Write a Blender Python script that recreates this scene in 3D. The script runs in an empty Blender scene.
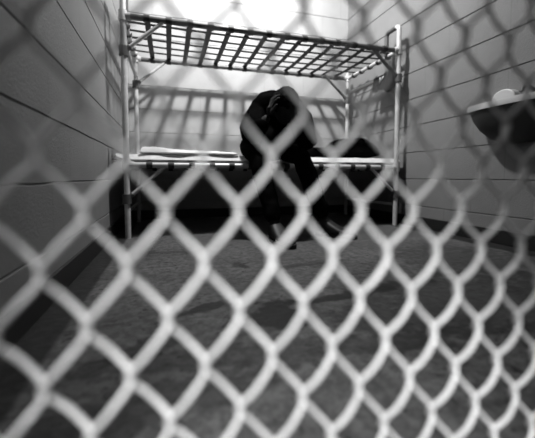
import bpy, bmesh, math, random
from mathutils import Vector, Matrix, noise
random.seed(7)
S = bpy.context.scene
C = S.collection
R = math.radians

# ------------------------------------------------------------------ camera
cam_d = bpy.data.cameras.new('camera'); cam = bpy.data.objects.new('camera', cam_d); C.objects.link(cam)
cam.location = (0, 0, 0.40)
YAW, PITCH = 16.2, 3.3
cam.rotation_euler = (R(90 - PITCH), 0, R(-YAW))
cam_d.sensor_width = 36; cam_d.lens = 325 * 36 / 535
cam_d.shift_x = 3.5 / 535; cam_d.shift_y = -24 / 535
cam_d.clip_start = 0.01
cam_d.dof.use_dof = True; cam_d.dof.focus_distance = 1.55; cam_d.dof.aperture_fstop = 1.75
S.camera = cam
# ------------------------------------------------------------------ world and lights
w = bpy.data.worlds.new('world'); S.world = w; w.use_nodes = True
w.node_tree.nodes['Background'].inputs[0].default_value = (1, 1, 1, 1)
w.node_tree.nodes['Background'].inputs[1].default_value = 0.006

def area(name, loc, target, power, sx, sy, shape='RECTANGLE', spread=180):
    d = bpy.data.lights.new(name, 'AREA'); d.energy = power; d.shape = shape; d.size = sx; d.size_y = sy
    d.spread = R(spread)
    o = bpy.data.objects.new(name, d); C.objects.link(o); o.location = loc
    o.rotation_euler = (Vector(target) - Vector(loc)).to_track_quat('-Z', 'Y').to_euler()
    return o
area('cell_ceiling_lamp', (0.62, 2.00, 2.62), (0.85, 3.2, 1.5), 92, .15, .15, 'DISK')
area('overhead_fill', (0.45, -0.15, 2.45), (0.45, -0.1, 0), .6, .9, .2, 'RECTANGLE', 70)  # added faint overhead fill for the fence, not a real fixture
sd = bpy.data.lights.new('fence_spot', 'SPOT'); sd.energy = 100; sd.shadow_soft_size = .07; sd.spot_size = R(28); sd.spot_blend = .5  # added spot without a real fixture, brightens only the lower fence wires
so = bpy.data.objects.new('fence_spot', sd); C.objects.link(so); so.location = (-.22, -0.50, 1.02)
so.rotation_euler = (Vector((0.15, .25, .07)) - so.location).to_track_quat('-Z', 'Y').to_euler()
S.view_settings.view_transform = 'Standard'; S.view_settings.look = 'None'
S.view_settings.gamma = 1; S.view_settings.use_curve_mapping = False
S.view_settings.exposure = 0.0

# ------------------------------------------------------------------ materials
def mat(name, v, rough=.7, metal=0., noise_amt=0., nscale=8., bump=0., bscale=60., spec=.5):
    m = bpy.data.materials.new(name); m.use_nodes = True
    nt = m.node_tree; b = nt.nodes['Principled BSDF']
    b.inputs['Base Color'].default_value = (v, v, v, 1); b.inputs['Roughness'].default_value = rough
    b.inputs['Metallic'].default_value = metal; b.inputs['Specular IOR Level'].default_value = spec
    tc = nt.nodes.new('ShaderNodeTexCoord')
    if noise_amt:
        n = nt.nodes.new('ShaderNodeTexNoise'); n.inputs['Scale'].default_value = nscale; n.inputs['Detail'].default_value = 6
        nt.links.new(tc.outputs['Object'], n.inputs['Vector'])
        mr = nt.nodes.new('ShaderNodeMapRange'); mr.inputs[1].default_value = .3; mr.inputs[2].default_value = .7
        mr.inputs[3].default_value = v * (1 - noise_amt); mr.inputs[4].default_value = v * (1 + noise_amt)
        nt.links.new(n.outputs[0], mr.inputs[0]); nt.links.new(mr.outputs[0], b.inputs['Base Color'])
    if bump:
        n2 = nt.nodes.new('ShaderNodeTexNoise'); n2.inputs['Scale'].default_value = bscale; n2.inputs['Detail'].default_value = 4
        nt.links.new(tc.outputs['Object'], n2.inputs['Vector'])
        bp = nt.nodes.new('ShaderNodeBump'); bp.inputs['Strength'].default_value = bump; bp.inputs['Distance'].default_value = .004
        nt.links.new(n2.outputs[0], bp.inputs['Height']); nt.links.new(bp.outputs[0], b.inputs['Normal'])
    return m

COURSE, Z0 = 0.212, 0.166
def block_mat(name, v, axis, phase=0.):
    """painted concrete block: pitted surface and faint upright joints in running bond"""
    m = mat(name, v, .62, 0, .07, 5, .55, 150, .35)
    nt = m.node_tree; b = nt.nodes['Principled BSDF']
    tc = nt.nodes.new('ShaderNodeTexCoord'); sp = nt.nodes.new('ShaderNodeSeparateXYZ')
    nt.links.new(tc.outputs['Object'], sp.inputs[0])
    def mth(op, a, bb=None, cc=None):
        n = nt.nodes.new('ShaderNodeMath'); n.operation = op
        for i, q in enumerate((a, bb, cc)):
            if q is None: continue
            if isinstance(q, (int, float)): n.inputs[i].default_value = q
            else: nt.links.new(q, n.inputs[i])
        return n.outputs[0]
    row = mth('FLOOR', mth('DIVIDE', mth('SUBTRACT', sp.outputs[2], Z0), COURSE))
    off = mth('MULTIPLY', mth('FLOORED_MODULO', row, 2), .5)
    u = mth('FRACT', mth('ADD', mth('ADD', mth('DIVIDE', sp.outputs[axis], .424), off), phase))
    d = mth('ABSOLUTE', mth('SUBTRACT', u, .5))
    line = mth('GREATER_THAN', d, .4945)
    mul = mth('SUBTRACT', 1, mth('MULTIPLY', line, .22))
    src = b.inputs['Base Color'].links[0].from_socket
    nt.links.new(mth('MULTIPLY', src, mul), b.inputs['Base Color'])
    return m

def floor_mat():
    m = bpy.data.materials.new('worn_concrete'); m.use_nodes = True
    nt = m.node_tree; b = nt.nodes['Principled BSDF']
    tc = nt.nodes.new('ShaderNodeTexCoord'); P = tc.outputs['Object']
    def N(scale, detail=6, vec=None, rough=.6):
        n = nt.nodes.new('ShaderNodeTexNoise'); n.inputs['Scale'].default_value = scale
        n.inputs['Detail'].default_value = detail; n.inputs['Roughness'].default_value = rough
        nt.links.new(vec or P, n.inputs['Vector']); return n.outputs[0]
    def mth(op, a, bb=None, cl=False):
        n = nt.nodes.new('ShaderNodeMath'); n.operation = op; n.use_clamp = cl
        for i, q in enumerate((a, bb)):
            if q is None: continue
            if isinstance(q, (int, float)): n.inputs[i].default_value = q
            else: nt.links.new(q, n.inputs[i])
        return n.outputs[0]
    def rng(x, a, bb, c, d):
        n = nt.nodes.new('ShaderNodeMapRange')
        for i, q in enumerate((a, bb, c, d)): n.inputs[i + 1].default_value = q
        nt.links.new(x, n.inputs[0]); return n.outputs[0]
    base = rng(N(3.2), .3, .7, .07, .125)
    fine = rng(N(34, 8, None, .75), .42, .58, .62, 1.25)
    col = mth('MULTIPLY', base, fine)
    # streaky scrapes
    mp = nt.nodes.new('ShaderNodeMapping'); mp.inputs['Scale'].default_value = (5, 42, 1); mp.inputs['Rotation'].default_value = (0, 0, .25)
    nt.links.new(P, mp.inputs[0])
    col = mth('MULTIPLY', col, rng(N(.7, 8, mp.outputs[0], .7), .54, .66, 1, .6))
    # pits and paint flakes
    col = mth('MULTIPLY', col, rng(N(30, 3), .62, .66, 1, .3))
    # dark patches, each with its own outline
    sp = nt.nodes.new('ShaderNodeSeparateXYZ'); nt.links.new(P, sp.inputs[0])
    wob = rng(N(14, 4), .3, .7, -.55, .55)
    for (x, y, rx, ry, a, k) in DARK_PATCHES:
        dx = mth('SUBTRACT', sp.outputs[0], x); dy = mth('SUBTRACT', sp.outputs[1], y)
        ca, sa = math.cos(a), math.sin(a)
        ex = mth('DIVIDE', mth('ADD', mth('MULTIPLY', dx, ca), mth('MULTIPLY', dy, sa)), rx)
        ey = mth('DIVIDE', mth('SUBTRACT', mth('MULTIPLY', dy, ca), mth('MULTIPLY', dx, sa)), ry)
        d = mth('ADD', mth('SQRT', mth('ADD', mth('MULTIPLY', ex, ex), mth('MULTIPLY', ey, ey))), wob)
        col = mth('MULTIPLY', col, rng(d, .8, 1.15, k, 1))
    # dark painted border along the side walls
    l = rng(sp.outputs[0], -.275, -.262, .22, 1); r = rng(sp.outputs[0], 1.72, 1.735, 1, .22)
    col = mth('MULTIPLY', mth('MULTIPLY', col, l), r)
    nt.links.new(col, b.inputs['Base Color'])
    b.inputs['Roughness'].default_value = .55; b.inputs['Specular IOR Level'].default_value = .3
    bp = nt.nodes.new('ShaderNodeBump'); bp.inputs['Strength'].default_value = .5; bp.inputs['Distance'].default_value = .004
    nt.links.new(N(45, 8), bp.inputs['Height']); nt.links.new(bp.outputs[0], b.inputs['Normal'])
    return m
DARK_PATCHES = [(.29, .87, .095, .105, .1, .10), (.56, .95, .19, .030, .12, .15), (.10, .98, .11, .026, .35, .15),
          (.17, .86, .06, .022, .8, .15), (.84, 1.0, .13, .035, .1, .2), (.30, 1.42, .03, .05, .2, .4),
          (.25, .68, .6, .05, -.1, .5), (-.05, .78, .10, .04, .5, .35), (.95, .82, .55, .24, .1, .5), (-.02, .58, .25, .06, .2, .45),
          (.62, 1.35, .22, .03, .15, .6), (.1, 1.75, .25, .03, -.1, .7), (1.35, 1.2, .35, .3, .3, .6)]

M = dict(
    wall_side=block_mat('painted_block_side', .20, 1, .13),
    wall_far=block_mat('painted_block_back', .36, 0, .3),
    floor=floor_mat(),
    ceiling=mat('painted_ceiling', .5, .8, 0, .04, 3),
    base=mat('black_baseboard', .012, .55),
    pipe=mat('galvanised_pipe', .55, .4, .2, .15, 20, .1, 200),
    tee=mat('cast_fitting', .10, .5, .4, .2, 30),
    strap=mat('dark_steel_strap', .025, .6, .2, .2, 30),
    wire=mat('galvanised_wire', .80, .6, .08, .12, 60, spec=.35),
    sheet=mat('white_cotton', .8, .9, 0, .05, 20, .4, 40),
    ticking=mat('pale_mattress_cover', .7, .9, 0, .08, 30, .3, 60),
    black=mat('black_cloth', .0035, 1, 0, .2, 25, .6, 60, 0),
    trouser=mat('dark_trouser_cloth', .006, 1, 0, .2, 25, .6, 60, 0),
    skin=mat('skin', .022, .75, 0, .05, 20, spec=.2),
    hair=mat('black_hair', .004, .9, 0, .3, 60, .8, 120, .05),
    shoe=mat('black_shoe', .010, .55), sole=mat('dark_sole', .02, .8),
    bundle=mat('black_blanket', .004, 1, 0, .2, 20, .6, 50, 0),
    towel=mat('dark_towel', .03, .95, 0, .2, 20, .6, 50, .1),
    porcelain=mat('white_enamel', .62, .35), under=mat('dark_underside', .035, .5),
    chrome=mat('chrome', .6, .2, .9),
)

# ------------------------------------------------------------------ mesh helpers
class MB:
    def __init__(s): s.v = []; s.f = []; s.mi = []
    def add(s, vs, fs, mi=0):
        o = len(s.v); s.v += [tuple(p) for p in vs]
        s.f += [tuple(o + i for i in f) for f in fs]; s.mi += [mi] * len(fs); return s
    def box(s, a, b, mi=0):
        (x0, y0, z0), (x1, y1, z1) = a, b
        v = [(x, y, z) for z in (z0, z1) for y in (y0, y1) for x in (x0, x1)]
        return s.add(v, [(0, 2, 3, 1), (4, 5, 7, 6), (0, 1, 5, 4), (2, 6, 7, 3), (0, 4, 6, 2), (1, 3, 7, 5)], mi)
    def tube(s, pts, r, n=14, mi=0, cap=True):
        pts = [Vector(p) for p in pts]; k = len(pts)
        rs = r if isinstance(r, (list, tuple)) else [r] * k
        t0 = (pts[1] - pts[0]).normalized()
        up = Vector((0, 0, 1)) if abs(t0.z) < .9 else Vector((1, 0, 0))
        u = t0.cross(up).normalized(); vs = []; fs = []
        for i, p in enumerate(pts):
            t = (pts[min(i + 1, k - 1)] - pts[max(i - 1, 0)]).normalized()
            u = (u - t * u.dot(t)).normalized(); v = t.cross(u)
            for j in range(n):
                a = 2 * math.pi * j / n
                vs.append(p + (u * math.cos(a) + v * math.sin(a)) * rs[i])
        for i in range(k - 1):
            for j in range(n):
                a = i * n + j; b = i * n + (j + 1) % n
                fs.append((a, b, b + n, a + n))
        if cap: fs += [tuple(range(n - 1, -1, -1)), tuple(range((k - 1) * n, k * n))]
        return s.add(vs, fs, mi)
    def build(s, name, mats, parent=None, smooth=True, bevel=0):
        me = bpy.data.meshes.new(name); me.from_pydata(s.v, [], s.f); me.update()
        for m in (mats if isinstance(mats, list) else [mats]): me.materials.append(m)
        for p, i in zip(me.polygons, s.mi): p.material_index = i
        o = bpy.data.objects.new(name, me); C.objects.link(o)
        if parent: o.parent = parent; o.matrix_parent_inverse = Matrix.Translation(-parent.location)
        if smooth:
            for p in me.polygons: p.use_smooth = True
            bm = bmesh.new(); bm.from_mesh(me)
            bmesh.ops.recalc_face_normals(bm, faces=bm.faces)
            for e in bm.edges:
                if len(e.link_faces) == 2 and e.calc_face_angle(0) > R(38): e.smooth = False
            bm.to_mesh(me); bm.free()
        if bevel:
            b = o.modifiers.new('bevel', 'BEVEL'); b.width = bevel; b.segments = 2; b.limit_method = 'ANGLE'
        return o
def tag(o, label=None, cat=None, group=None, kind=None):
    for k, v in (('label', label), ('category', cat), ('group', group), ('kind', kind)):
        if v: o[k] = v
    return o
def empty(name, loc, label, cat, group=None):
    o = bpy.data.objects.new(name, None); C.objects.link(o); o.location = loc; o.empty_display_size = .1
    return tag(o, label, cat, group)
def arc(c, r, a0, a1, n, ax1, ax2):
    c, ax1, ax2 = Vector(c), Vector(ax1), Vector(ax2)
    return [c + ax1 * r * math.cos(a0 + (a1 - a0) * i / n) + ax2 * r * math.sin(a0 + (a1 - a0) * i / n) for i in range(n + 1)]

# ------------------------------------------------------------------ room
XL, XR, YB, YF, ZC = -.37, 1.87, 3.20, .16, 2.75
def block_wall(name, m, p0, p1, nrm, thick=.12):
    """courses with real recessed bed joints, the profile run along the wall"""
    prof = [(0., 0.)]; z = Z0
    while z < ZC - .02:
        prof += [(z - .0045, 0.), (z - .0015, -.006), (z + .0015, -.006), (z + .0045, 0.)]; z += COURSE
    prof.append((ZC, 0.))
    p0, p1, nrm = Vector(p0), Vector(p1), Vector(nrm); n = 60
    vs = []; fs = []
    for i in range(n + 1):
        p = p0.lerp(p1, i / n)
        for k, (zz, d) in enumerate(prof):
            wz = 0 if k in (0, len(prof) - 1) else .0025 * noise.noise(Vector((i * .45, round(zz / COURSE) * 5.3, p0.x)))
            q = p + nrm * d; vs.append((q.x, q.y, zz + wz))
    K = len(prof)
    for i in range(n):
        for k in range(K - 1): a = i * K + k; fs.append((a, a + 1, a + K + 1, a + K))
    mb = MB().add(vs, fs)
    b0 = p0 - nrm * thick; b1 = p1 - nrm * thick; o = len(mb.v)
    mb.v += [(b0.x, b0.y, 0), (b0.x, b0.y, ZC), (b1.x, b1.y, 0), (b1.x, b1.y, ZC)]
    L = n * K
    mb.f += [(o, o + 2, o + 3, o + 1)]; mb.mi += [0]
    mb.f += [tuple([o, o + 1] + list(range(K - 1, -1, -1))), tuple([o + 3, o + 2] + list(range(L, L + K)))]; mb.mi += [0, 0]
    ob = mb.build(name, m, smooth=False); tag(ob, kind='structure'); return ob
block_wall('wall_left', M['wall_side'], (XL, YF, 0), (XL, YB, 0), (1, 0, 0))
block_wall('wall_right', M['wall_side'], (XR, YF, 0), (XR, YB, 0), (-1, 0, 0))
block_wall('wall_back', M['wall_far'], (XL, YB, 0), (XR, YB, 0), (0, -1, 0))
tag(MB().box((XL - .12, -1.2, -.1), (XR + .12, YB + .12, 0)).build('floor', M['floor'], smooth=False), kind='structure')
tag(MB().box((XL - .12, YF, ZC), (XR + .12, YB + .12, ZC + .1)).build('ceiling', M['ceiling'], smooth=False), kind='structure')
BH = .085
def base(name, a, b): tag(MB().box(a, b).build(name, M['base'], smooth=False, bevel=.004), kind='structure')
base('baseboard_left', (XL, YF, 0), (XL + .012, YB, BH))
base('baseboard_right', (XR - .012, YF, 0), (XR, YB, BH))
base('baseboard_back', (XL + .012, YB - .012, 0), (XR - .012, YB, BH))

# ------------------------------------------------------------------ bunk bed
BX0, BX1, BY0, BY1 = -.262, 1.77, 2.245, 3.02
ZU, ZLO, ZT, ZM_ = 1.397, .472, 1.592, 1.25
bed = empty('bunk_bed', ((BX0 + BX1) / 2, (BY0 + BY1) / 2, 0),
            'two-tier pipe bunk bed with dark strap lattice against the back wall', 'bunk bed')
PR = .0185
for x, s in ((BX0, 1), (BX1, -1)):
    top = ZT
    # front post bends over at the top into a short grab loop that drops onto the end rail
    p = MB(); p.tube([(x, BY0, 0.0), (x, BY0, top - .03)] + arc((x, BY0 + .03, top - .03), .03, math.pi, math.pi / 2, 5, (0, 1, 0), (0, 0, 1))[1:], PR)
    p.build('post', M['pipe'], bed)
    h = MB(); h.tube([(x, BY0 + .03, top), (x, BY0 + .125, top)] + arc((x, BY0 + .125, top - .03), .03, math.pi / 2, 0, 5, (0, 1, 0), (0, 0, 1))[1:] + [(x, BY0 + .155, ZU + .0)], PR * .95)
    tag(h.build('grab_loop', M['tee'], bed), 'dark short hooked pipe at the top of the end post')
    MB().tube([(x, BY1, 0), (x, BY1, ZU + .06)], PR * .95).build('post', M['pipe'], bed)
    for z in (ZU, ZLO):
        MB().tube([(x, BY0, z), (x, BY1, z)], PR * .9).build('end_rail', M['pipe'], bed)
    for z in (.17, ZM_):
        MB().tube([(x, BY0, z), (x, BY1, z)], PR * .6).build('end_rail', M['pipe'], bed)
    # slanting braces with cast tees on the posts
    for y in (BY0, BY1):
        for z, dz, dx in ((ZU, .215, .235), (ZLO, .218, .23)):
            if y == BY1 and z == ZLO: continue
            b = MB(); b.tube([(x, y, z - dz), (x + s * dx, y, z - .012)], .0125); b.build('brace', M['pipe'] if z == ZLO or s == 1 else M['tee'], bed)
            t = MB(); t.tube([(x, y, z - dz - .03), (x, y, z - dz + .03)], PR * 1.55)
            t.tube([(x, y, z - dz), (x + s * .035, y, z - dz + .035 * (dz - .012) / dx)], .0175)
            t.build('pipe_tee', M['tee'], bed)
    for z in (ZU, ZLO):
        for y in (BY0, BY1):
            t = MB(); t.tube([(x, y, z - .032), (x, y, z + .032)], PR * 1.4); t.tube([(x, y, z), (x + s * .045, y, z)], PR * 1.25)
            t.build('pipe_tee', M['pipe'], bed)
for z in (ZU, ZLO):
    for y in (BY0, BY1):
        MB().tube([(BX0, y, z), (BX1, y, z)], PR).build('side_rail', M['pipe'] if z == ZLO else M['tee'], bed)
def strap(a, b, wid, name, sag, wave=0., seed=0, r=PR + .003):
    """flat steel strap with its ends wrapped round the two rails; returns the object"""
    a, b = Vector(a), Vector(b); d = (b - a).normalized(); sd = Vector((0, 0, 1)).cross(d)
    vs = []; fs = []; n = 16; path = []
    for i in range(11):                                     # wrap at the near rail
        t = -math.pi * 1.35 + (math.pi * 1.35 + math.pi / 2) * i / 10
        path.append(a + d * math.sin(t) * -r * -1 * 1 + Vector((0, 0, math.cos(t) * r)) if False else a + d * (r * math.cos(math.pi / 2 + (1 - i / 10) * math.pi * 1.5)) + Vector((0, 0, r * math.sin(math.pi / 2 + (1 - i / 10) * math.pi * 1.5))))
    L = (b - a).length
    for i in range(1, n):
        t = i / n
        path.append(a.lerp(b, t) + Vector((0, 0, r - sag * 4 * t * (1 - t) + wave * noise.noise(Vector((t * 6, seed, 0))))))
    for i in range(11):
        q = math.pi / 2 - i / 10 * math.pi * 1.5
        path.append(b + d * (r * math.cos(q)) + Vector((0, 0, r * math.sin(q))))
    th = .0022; k = len(path)
    for i, p in enumerate(path):
        t = (path[min(i + 1, k - 1)] - path[max(i - 1, 0)]).normalized(); nn = sd.cross(t).normalized()
        for sx, sn in ((-1, -1), (1, -1), (1, 1), (-1, 1)): vs.append(p + sd * sx * wid / 2 + nn * sn * th)
    for i in range(k - 1):
        for j in range(4):
            q = i * 4 + j; e = i * 4 + (j + 1) % 4; fs.append((q, e, e + 4, q + 4))
    fs += [(3, 2, 1, 0), tuple((k - 1) * 4 + j for j in range(4))]
    return MB().add(vs, fs).build(name, M['strap'], bed)
for z in (ZU, ZLO):
    for i in range(14):
        x = -.123 + .1352 * i
        strap((x, BY0, z), (x, BY1, z), .037, 'cross_strap', .010 + .004 * random.random(), .004, i)
    for k in range(5):
        y = BY0 + (BY1 - BY0) * (k + 1) / 6
        strap((BX0, y, z), (BX1, y, z), .027, 'lengthwise_strap', .014, .004, 30 + k, PR * .9 + .008)

# ------------------------------------------------------------------ soft things on the lower bunk
def pad(name, x0, x1, y0, y1, z0, h, m, amp=.01, nx=60, ny=26, seed=0, edge=.05, fn=None, rnd=0.):
    """cushion-like slab: closed mesh, rounded sides, rumpled top"""
    vs = []; fs = []
    for side in (1, 0):
        for i in range(nx + 1):
            for j in range(ny + 1):
                u, v = i / nx, j / ny
                x = x0 + (x1 - x0) * u; y = y0 + (y1 - y0) * v
                de = min(u * (x1 - x0), (1 - u) * (x1 - x0), v * (y1 - y0), (1 - v) * (y1 - y0))
                q = min(1, de / edge); prof = math.sqrt(max(0, 1 - (1 - q) ** 2))
                n = noise.fractal(Vector((x * 7, y * 9, seed)), .8, 2, 4)
                hh = h * prof
                if fn: hh *= fn(u, v)
                t = z0 + h * .18 * (1 - prof) * 1.5
                z = z0 + max(hh + amp * n * prof, h * .27 * (1 - prof)) if side else z0 + h * .27 * (1 - prof)
                if side: z = max(z, z0 + h * .27 * (1 - prof) + .0005)
                e = 1 - prof
                xx = x + (noise.noise(Vector((x * 5, y * 5, seed + 9))) * .02) * (1 if rnd else .25) ; yy = y + noise.noise(Vector((x * 6, seed + 4, y))) * .012
                vs.append((xx, yy, z))
    K = (nx + 1) * (ny + 1)
    for i in range(nx):
        for j in range(ny):
            a = i * (ny + 1) + j
            fs.append((a, a + ny + 1, a + ny + 2, a + 1)); fs.append((K + a, K + a + 1, K + a + ny + 2, K + a + ny + 1))
    ring = [i * (ny + 1) for i in range(nx + 1)] + [nx * (ny + 1) + j for j in range(1, ny + 1)] + [i * (ny + 1) + ny for i in range(nx - 1, -1, -1)] + [j for j in range(ny - 1, 0, -1)]
    for a, b in zip(ring, ring[1:] + ring[:1]): fs.append((a, b, K + b, K + a))
    return MB().add(vs, fs).build(name, m)
ZM = ZLO + PR + .006
ob = pad('mattress', XL + .02, XR - .02, BY0 + .02, YB - .015, ZM, .048, M['ticking'], .004, 110, 30, 2, .02)  # widened past the frame to the walls to block light under the bunk
tag(ob, 'thin pale mattress laid over the lower bunk beneath the seated person', 'mattress')
ob = pad('folded_sheet', BX0 + .075, .47, BY0 + .035, BY1 - .12, ZM + .0525, .040, M['sheet'], .008, 80, 30, 5, .022, lambda u, v: 1.15 - .75 * u, 1)
tag(ob, 'rumpled white sheet folded on the left half of the lower bunk', 'sheet')
ob = pad('rolled_blanket', 1.31, 1.715, BY0 + .11, BY1 - .3, ZM + .0525, .175, M['bundle'], .012, 50, 30, 8, .15, None, 1)
tag(ob, 'black rounded blanket bundle on the right end of the lower bunk', 'blanket')
ob = pad('folded_jacket', 1.0, 1.28, BY0 + .2, BY1 - .2, ZM + .0525, .09, M['black'], .006, 30, 24, 11, .05, None, 1)
tag(ob, 'small black folded garment on the bunk between person and blanket bundle', 'jacket')

# dark cloth hung over the upper right end rail
def hanging():
    vs = []; fs = []; n = 22; k = 26; rr = .016
    for i in range(n + 1):
        u = i / n; y = 2.30 + .25 * u
        for j in range(k + 1):
            t = j / k; L = .15 - .05 * u + .012 * math.sin(u * 9)
            if t < .3: x = BX1 + rr + .004 * math.sin(u * 17) * (.3 - t) * 3; z = ZM_ - (.3 - t) / .3 * L * .8
            elif t < .45: a = math.pi * (t - .3) / .15; x = BX1 + math.cos(a) * rr; z = ZM_ + math.sin(a) * rr
            else: q = (t - .45) / .55; x = BX1 - rr - .012 * abs(math.sin(u * 8)) * q; z = ZM_ - q * L
            vs.append((x, y, z))
    for i in range(n):
        for j in range(k): a = i * (k + 1) + j; fs.append((a, a + 1, a + k + 2, a + k + 1))
    o = MB().add(vs, fs).build('hanging_cloth', M['towel'])
    s = o.modifiers.new('solid', 'SOLIDIFY'); s.thickness = .004; s.offset = 0
    p = MB(); zt = ZM_ - .004
    p.add([(BX1 - rr - .0045, 2.40, zt), (BX1 - rr - .0045, 2.46, zt), (BX1 - rr - .016, 2.44, zt - .055)], [(0, 1, 2)])
    q = p.build('white_corner', M['sheet'], o); q.modifiers.new('solid', 'SOLIDIFY').thickness = .002
    return o
tag(hanging(), 'small dark cloth draped over the end frame of the bunk beside the right wall', 'cloth')

# ------------------------------------------------------------------ wall sink
def sink():
    cy, rim = 1.335, .805; W2, D = .25, .19
    root = empty('wall_sink', (XR, cy, 0.55), 'white enamel sink with dark underside mounted on the right wall', 'sink')
    root.location = (XR - .001, cy, .56)
    def outline(sc, n=40, back=0.):                          # D-shaped outline, flat side on the wall
        pts = []
        for i in range(n + 1):
            a = math.pi * i / n; c, s = math.cos(a), math.sin(a)
            pts.append((XR - .002 - max(0., abs(s) ** .55 * D * sc), cy + math.copysign(abs(c) ** .6, c) * W2 * sc))
        return pts
    def loft(rings, mi0):
        vs = []; fs = []; mi = []
        for z, sc in rings: vs += [(x, y, z) for x, y in outline(sc)]
        n = 41
        for r in range(len(rings) - 1):
            for j in range(n):
                a = r * n + j; b = r * n + (j + 1) % n; fs.append((a, b, b + n, a + n))
        fs.append(tuple(range((len(rings) - 1) * n, len(rings) * n)))
        return MB().add(vs, fs)
    m = loft([(rim, 1.0), (rim - .012, 1.015), (rim - .03, 1.0), (rim - .034, .96), (rim - .08, .90), (rim - .14, .76), (rim - .19, .56), (rim - .215, .35), (rim - .22, .1)], 0)
    m.build('basin', M['under'], root)  # underside given a much darker tone than the rim
    m = loft([(rim - .031, 1.004), (rim - .014, 1.02), (rim + .002, 1.005), (rim + .004, .93), (rim - .012, .88), (rim - .09, .74), (rim - .15, .4), (rim - .155, .1)], 0)
    tag(m.build('rim', M['porcelain'], root), 'white glazed rim and bowl')
    # raised back ledge with rounded ends
    b = MB(); vs = []; n = 18
    for x in (XR - .055, XR - .002):
        vs += [(x, cy + .15, rim)] + [(x, cy + .08 + .07 * math.cos(math.pi * i / n), rim + .085 * math.sin(math.pi * i / n) ** .6) for i in range(n + 1)]
    K = n + 2; fs = [tuple(range(K)), tuple(range(2 * K - 1, K - 1, -1))] + [(i, i + K, (i + 1) % K + K, (i + 1) % K) for i in range(K)]
    b.add(vs, fs).build('splash_ledge', M['porcelain'], root, bevel=.006)
    f = MB(); f.tube([(XR - .004, cy - .06, rim + .045), (XR - .05, cy - .06, rim + .06), (XR - .10, cy - .06, rim + .055), (XR - .105, cy - .06, rim + .035)], .011)
    f.build('tap', M['tee'], root)
sink()

# ------------------------------------------------------------------ person
def skin(pts, edges, sub=2):
    """pts: (x,y,z,r); returns evaluated (verts, faces)"""
    me = bpy.data.meshes.new('t'); me.from_pydata([p[:3] for p in pts], edges, []); me.update()
    o = bpy.data.objects.new('t', me); C.objects.link(o)
    m = o.modifiers.new('s', 'SKIN')
    m.use_smooth_shade = True
    for i, p in enumerate(pts):
        r = p[3] if isinstance(p[3], tuple) else (p[3], p[3])
        me.skin_vertices[0].data[i].radius = r
        me.skin_vertices[0].data[i].use_root = (i == 0)
    s = o.modifiers.new('u', 'SUBSURF'); s.levels = sub; s.render_levels = sub
    return finish(o)
def finish(o):
    dg = bpy.context.evaluated_depsgraph_get(); dg.update()
    e = o.evaluated_get(dg); me = e.to_mesh()
    v = [tuple(x.co) for x in me.vertices]; f = [tuple(p.vertices) for p in me.polygons]
    e.to_mesh_clear(); m = o.data; bpy.data.objects.remove(o); bpy.data.meshes.remove(m)
    return v, f
def fuse(parts, voxel, smooth=4):
    mb = MB()
    for v, f in parts: mb.add(v, f)
    me = bpy.data.meshes.new('t'); me.from_pydata(mb.v, [], mb.f); me.update()
    o = bpy.data.objects.new('t', me); C.objects.link(o)
    r = o.modifiers.new('r', 'REMESH'); r.mode = 'VOXEL'; r.voxel_size = voxel
    s = o.modifiers.new('k', 'SMOOTH'); s.iterations = smooth; s.factor = .5
    return finish(o)
def ball(c, rad, rot=None, fn=None, n=3):
    bm = bmesh.new(); bmesh.ops.create_icosphere(bm, subdivisions=n, radius=1)
    vs = []
    for v in bm.verts:
        q = Vector(v.co)
        if fn: q = fn(q)
        q = Vector((q.x * rad[0], q.y * rad[1], q.z * rad[2]))
        if rot: q = rot @ q
        vs.append(tuple(q + Vector(c)))
    fs = [tuple(v.index for v in f.verts) for f in bm.faces]; bm.free()
    return vs, fs
def chain(pts): return skin(pts, [(i, i + 1) for i in range(len(pts) - 1)], 2)

HC = Vector((.722, 1.995, .842)); HR = Matrix.Rotation(R(-6), 3, 'Y') @ Matrix.Rotation(R(52), 3, 'X')
SR_, SL_ = Vector((.628, 2.225, .872)), Vector((.868, 2.14, .850))
ER_, EL_ = Vector((.492, 2.035, .628)), Vector((.895, 2.02, .605))
WR_, WL_ = Vector((.612, 1.985, .785)), Vector((.825, 1.985, .770))
HIPR, HIPL = Vector((.60, 2.46, .625)), Vector((.80, 2.46, .625))
KR_, KL_ = Vector((.545, 2.02, .535)), Vector((.835, 2.00, .535))
AR_, AL_ = Vector((.615, 1.86, .095)), Vector((1.00, 1.97, .095))
def P(v, r): return (v[0], v[1], v[2], r)
# torso: pelvis root
def torso_pts(g):
    return [(.70, 2.47, .640, .105 + g), (.695, 2.45, .73, .115 + g), (.69, 2.36, .82, .115 + g), (.69, 2.27, .855, .105 + g), (.70, 2.17, .865, .055 + g)]
def limbs(g, arms=True, legs=True, gw=None):
    pts = torso_pts(g); ed = [(0, 1), (1, 2), (2, 3), (3, 4)]
    def lim(root, seq):
        p = root
        for q in seq: pts.append(q); ed.append((p, len(pts) - 1)); p = len(pts) - 1
    if arms:
        for s, e, wr in ((SR_, ER_, WR_), (SL_, EL_, WL_)):
            lim(3, [P(s, .058 + g), P(s.lerp(e, .5), .048 + g), P(e, .040 + g), P(e.lerp(wr, .4), .038 + g), P(wr, .026 + g)])
    if legs:
        for h, k, a in ((HIPR, KR_, AR_), (HIPL, KL_, AL_)):
            lim(0, [P(h, .085 + g), P(h.lerp(k, .5), .075 + g), P(k, .057 + g), P(k.lerp(a, .35), .054 + g), P(a.lerp(k, .15), .036 + g), P(a, .034 + g)])
    return skin(pts, ed, 2)
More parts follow.
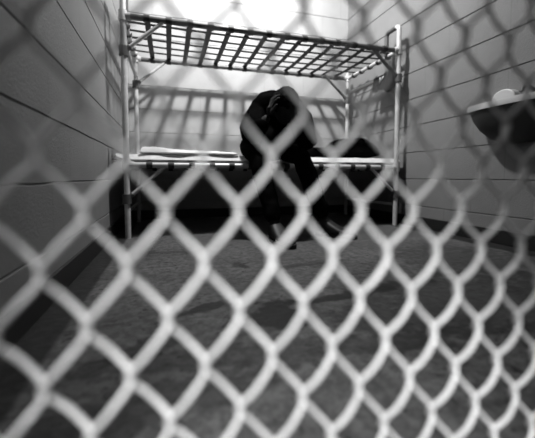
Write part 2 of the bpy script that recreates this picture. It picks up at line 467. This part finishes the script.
def head_fn(q):
    # skull: narrower jaw, flatter sides, brow, sockets, mouth
    z = q.z; x, y = q.x, q.y
    k = 1 - .26 * max(0, -z) ** 1.3
    x *= k; y = y * (1 - .12 * max(0, -z)) if y > 0 else y * (1 - .04 * max(0, -z))
    for sx in (-1, 1):                                       # eye sockets and cheekbones
        d = (x - sx * .38) ** 2 + (z + .02) ** 2
        if y < 0: y += .12 * math.exp(-d / .03)
        d = (x - sx * .5) ** 2 + (z + .28) ** 2
        if y < 0: y -= .04 * math.exp(-d / .04)
    if y < 0:
        y -= .06 * math.exp(-((z - .16) ** 2) / .006) * math.exp(-x * x / .25)
        y -= .07 * math.exp(-((z + .58) ** 2) / .008) * math.exp(-x * x / .05)
        y += .03 * math.exp(-((z + .585) ** 2) / .0008) * math.exp(-x * x / .05)
        y -= .06 * math.exp(-((z + .88) ** 2) / .02) * math.exp(-x * x / .08)
    return Vector((x, y, z))
def HP(x, y, z): return HC + HR @ Vector((x, y, z))
parts = [limbs(0.)]
parts.append(ball(HC, (.076, .096, .116), HR, head_fn, 5))
parts.append(chain([P(HP(0, -.088, .012), .009), P(HP(0, -.104, -.018), .013), P(HP(0, -.108, -.034), .016)]))     # nose
for sx in (-1, 1):
    parts.append(ball(HP(sx * .029, -.082, -.004), (.013, .011, .011), HR))                                      # closed eyes
    parts.append(ball(HP(sx * .078, .008, -.012), (.010, .020, .031), HR @ Matrix.Rotation(R(12 * sx), 3, 'Z')))  # ears
parts.append(chain([P(torso_pts(0)[4], .052), P(HP(0, .035, -.06), .052), P(HP(0, .02, 0), .05)]) if False else
             chain([(.70, 2.18, .855, .055), P(HP(0, .045, -.075), .052), P(HP(0, .02, 0), .05)]))
def hand(wr, sx):
    """palm against the side of the head, fingers curled over the hair; sx=+1 curls towards +x"""
    d = Vector((.10 * sx, -.42, .90)).normalized(); x = Vector((sx, 0, 0)); x = (x - d * x.dot(d)).normalized(); s = d.cross(x) * (1)
    out = [skin([P(wr, .024), P(wr + d * .028, (.030, .018)), P(wr + d * .062, (.034, .015))], [(0, 1), (1, 2)], 2)]
    if s.y > 0: s = -s
    out.append(ball(wr + d * .045, (.012, .038, .042), Matrix((x, s, d)).transposed().to_3x3()))
    for i, L in enumerate((.068, .078, .073, .058)):
        k = wr + d * (.074 - .004 * abs(i - 1.2)) + s * (.030 - .0195 * i)
        fan = s * (.16 - .10 * i)
        a = (d + fan + x * .15).normalized(); b = (d * .8 + fan + x * .62).normalized(); c = (d * .5 + fan + x * .95).normalized()
        p1 = k + a * L * .45; p2 = p1 + b * L * .31; p3 = p2 + c * L * .24
        out.append(chain([P(k - d * .03, .0095), P(k, .0100), P(p1, .0090), P(p2, .0082), P(p3, .0066)]))
    t0 = wr + d * .022 + s * .022; t1 = t0 + (s * .75 + d * .65).normalized() * .038; t2 = t1 + (s * .45 + d * .9 + x * .2).normalized() * .028; t3 = t2 + (s * .2 + d + x * .35).normalized() * .020
    out.append(chain([P(t0, .013), P(t1, .0115), P(t2, .0100), P(t3, .0078)]))
    return out
parts += hand(WR_, 1) + hand(WL_, -1)
v, f = fuse(parts, .0042, 3)
lift = lambda v: [(x, y, max(z, ZM + .0530) if y > BY0 + .0 and z < .6 else z) for x, y, z in v]
v = lift(v)
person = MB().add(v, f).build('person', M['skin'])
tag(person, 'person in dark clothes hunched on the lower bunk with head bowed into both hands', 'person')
# hair
def hair_fn(q):
    n = noise.fractal(q * 4.2, .8, 2, 4); q = q * (1 + .05 * n)
    if q.z < -.15 and q.y < .2: q = q * .86
    if q.y < -.55 and q.z < .35: q = q * .86
    return q
hv, hf = ball(HP(0, .012, .014), (.086, .100, .116), HR, hair_fn, 5)
a = MB().add(hv, hf); tag(a.build('hair', M['hair'], person), 'short black hair')
# jacket (torso and sleeves) and trousers
jp = [(.70, 2.47, .660, .118), (.695, 2.45, .75, .130), (.675, 2.35, .835, .122), (.665, 2.26, .865, .108), (.70, 2.19, .865, .068)]
pts = list(jp); ed = [(0, 1), (1, 2), (2, 3), (3, 4)]
for s, e, wr in ((SR_, ER_, WR_), (SL_, EL_, WL_)):
    p = 3
    for q in (P(s, .088), P(s.lerp(e, .35) + Vector((-.008 if s is SR_ else .012, 0, 0)), .082), P(s.lerp(e, .7), .078), P(e, .068), P(e.lerp(wr, .35), .066), P(e.lerp(wr, .86), .042)):
        pts.append(q); ed.append((p, len(pts) - 1)); p = len(pts) - 1
jparts = [skin(pts, ed, 2)]
jparts.append(ball((.695, 2.20, .890), (.130, .11, .105), None, None, 4))       # bunched cloth over the shoulder
jparts.append(ball((.70, 2.28, .74), (.21, .17, .20), None, None, 4))
jparts.append(ball((.70, 2.22, .64), (.19, .16, .13), None, None, 4))
v, f = fuse(jparts, .007, 6)
def wrinkle(v, amp, sc): return [tuple(Vector(p) + Vector((0, 0, 1)) * 0 + Vector((noise.noise(Vector(p) * sc), noise.noise(Vector(p) * sc + Vector((7, 1, 3))), noise.noise(Vector(p) * sc + Vector((2, 9, 5))))) * amp) for p in v]
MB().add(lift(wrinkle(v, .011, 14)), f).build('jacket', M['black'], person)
pts = [(.70, 2.49, .650, .105), (.70, 2.44, .67, .11)]; ed = [(0, 1)]
for h, k, a in ((HIPR, KR_, AR_), (HIPL, KL_, AL_)):
    p = 0
    for q in (P(h, .092), P(h.lerp(k, .5), .083), P(k, .068), P(k.lerp(a, .35), .066), P(k.lerp(a, .75), .058), P(k.lerp(a, .97), .056)):
        pts.append(q); ed.append((p, len(pts) - 1)); p = len(pts) - 1
v, f = fuse([skin(pts, ed, 2)], .007, 6)
v = [(x, y, max(z, ZM + .04) if y > BY0 + .02 and z < .6 else z) for x, y, z in v]
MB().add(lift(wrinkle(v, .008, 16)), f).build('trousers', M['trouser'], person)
def shoe(ank, dirv):
    d = Vector(dirv).normalized(); s = Vector((-d.y, d.x, 0)); vs = []; fs = []; n = 18; prof = []
    K = 15
    for i in range(K):
        t = i / (K - 1); L = -.07 + .285 * t
        wv = .036 + .014 * math.sin(math.pi * min(1, t * 1.05) ** 1.4); hgt = .105 - .075 * min(1, max(0, (t - .28) / .45)) ** .8
        e = math.sqrt(max(.0, 1 - (2 * t - 1) ** 8)) * .999 + .001
        wv *= e; hgt = .03 + (hgt - .03) * e if t < .5 else hgt * (.35 + .65 * e)
        for j in range(n):
            a = 2 * math.pi * j / n; cx = math.copysign(abs(math.cos(a)) ** .7, math.cos(a)) * wv; cz = .022 + (hgt / 2) + math.copysign(abs(math.sin(a)) ** .7, math.sin(a)) * hgt / 2
            q = Vector((ank.x, ank.y, 0)) + d * L + s * cx; vs.append((q.x, q.y, cz))
    for i in range(K - 1):
        for j in range(n): a = i * n + j; b = i * n + (j + 1) % n; fs.append((a, b, b + n, a + n))
    fs += [tuple(range(n)), tuple(range((K - 1) * n, K * n))]
    o = MB().add(vs, fs).build('shoe', M['shoe'], person)
    vs = []; fs = []
    for z in (0.0, .024):
        for i in range(28):
            a = 2 * math.pi * i / 28; q = Vector((ank.x, ank.y, 0)) + d * (.0725 + .148 * math.copysign(abs(math.cos(a)) ** .8, math.cos(a))) + s * (.052 if math.cos(a) > 0 else .042) * math.copysign(abs(math.sin(a)) ** .7, math.sin(a))
            vs.append((q.x, q.y, z))
    fs = [tuple(range(27, -1, -1)), tuple(range(28, 56))] + [(i, (i + 1) % 28, (i + 1) % 28 + 28, i + 28) for i in range(28)]
    so = MB().add(vs, fs).build('sole', M['sole'], person)
    so.parent = o; so.matrix_parent_inverse = Matrix.Identity(4)
shoe(AR_, (.12, -1, 0)); shoe(AL_, (.62, -.8, 0))

# ------------------------------------------------------------------ chain link fence across the cell front
FC = .25
def fence():
    cdist = FC; half = .110 * cdist; H = .325 * cdist; z0 = .40 - .107 * cdist; r = .0022; D = .0068; ns = 7
    A = half / 2 + .0014; vs = []; fs = []; step = 18
    k0 = math.ceil((XL + .01 - (-.023 * cdist)) / half - .0); k1 = math.floor((XR - .01 + .023 * cdist) / half)
    for k in range(k0, k1):
        xc = (-.013 + .11 * (k + .5)) * cdist
        ph = z0 + (H / 2 if k % 2 else 0)
        z = 0.004; pts = []
        while z < 2.28:
            t = 2 * math.pi * (z - ph) / H - math.pi / 2
            tri = (math.sin(t) - math.sin(3 * t) / 13) / (1 + 1 / 13)
            j = .0006 * noise.noise(Vector((k * 3.1, z * 9, 0)))
            pts.append(Vector((xc + A * tri + j, cdist - D * math.cos(t) + j, z))); z += H / step
        o = len(vs); n = len(pts)
        u = Vector((1, 0, 0))
        for i, p in enumerate(pts):
            t = (pts[min(i + 1, n - 1)] - pts[max(i - 1, 0)]).normalized(); u = (u - t * u.dot(t)).normalized(); w_ = t.cross(u)
            for q in range(ns):
                a = 2 * math.pi * q / ns; vs.append(p + (u * math.cos(a) + w_ * math.sin(a)) * r)
        for i in range(n - 1):
            for q in range(ns): a = o + i * ns + q; b = o + i * ns + (q + 1) % ns; fs.append((a, b, b + ns, a + ns))
    me = bpy.data.meshes.new('chain_link_mesh'); me.from_pydata([tuple(p) for p in vs], [], fs); me.update(); me.materials.append(M['wire'])
    me.polygons.foreach_set('use_smooth', [True] * len(me.polygons))
    o = bpy.data.objects.new('chain_link_fence', me); C.objects.link(o)
    tag(o, 'out-of-focus galvanised chain-link wire fence across the front of the cell', 'fence')
fence()
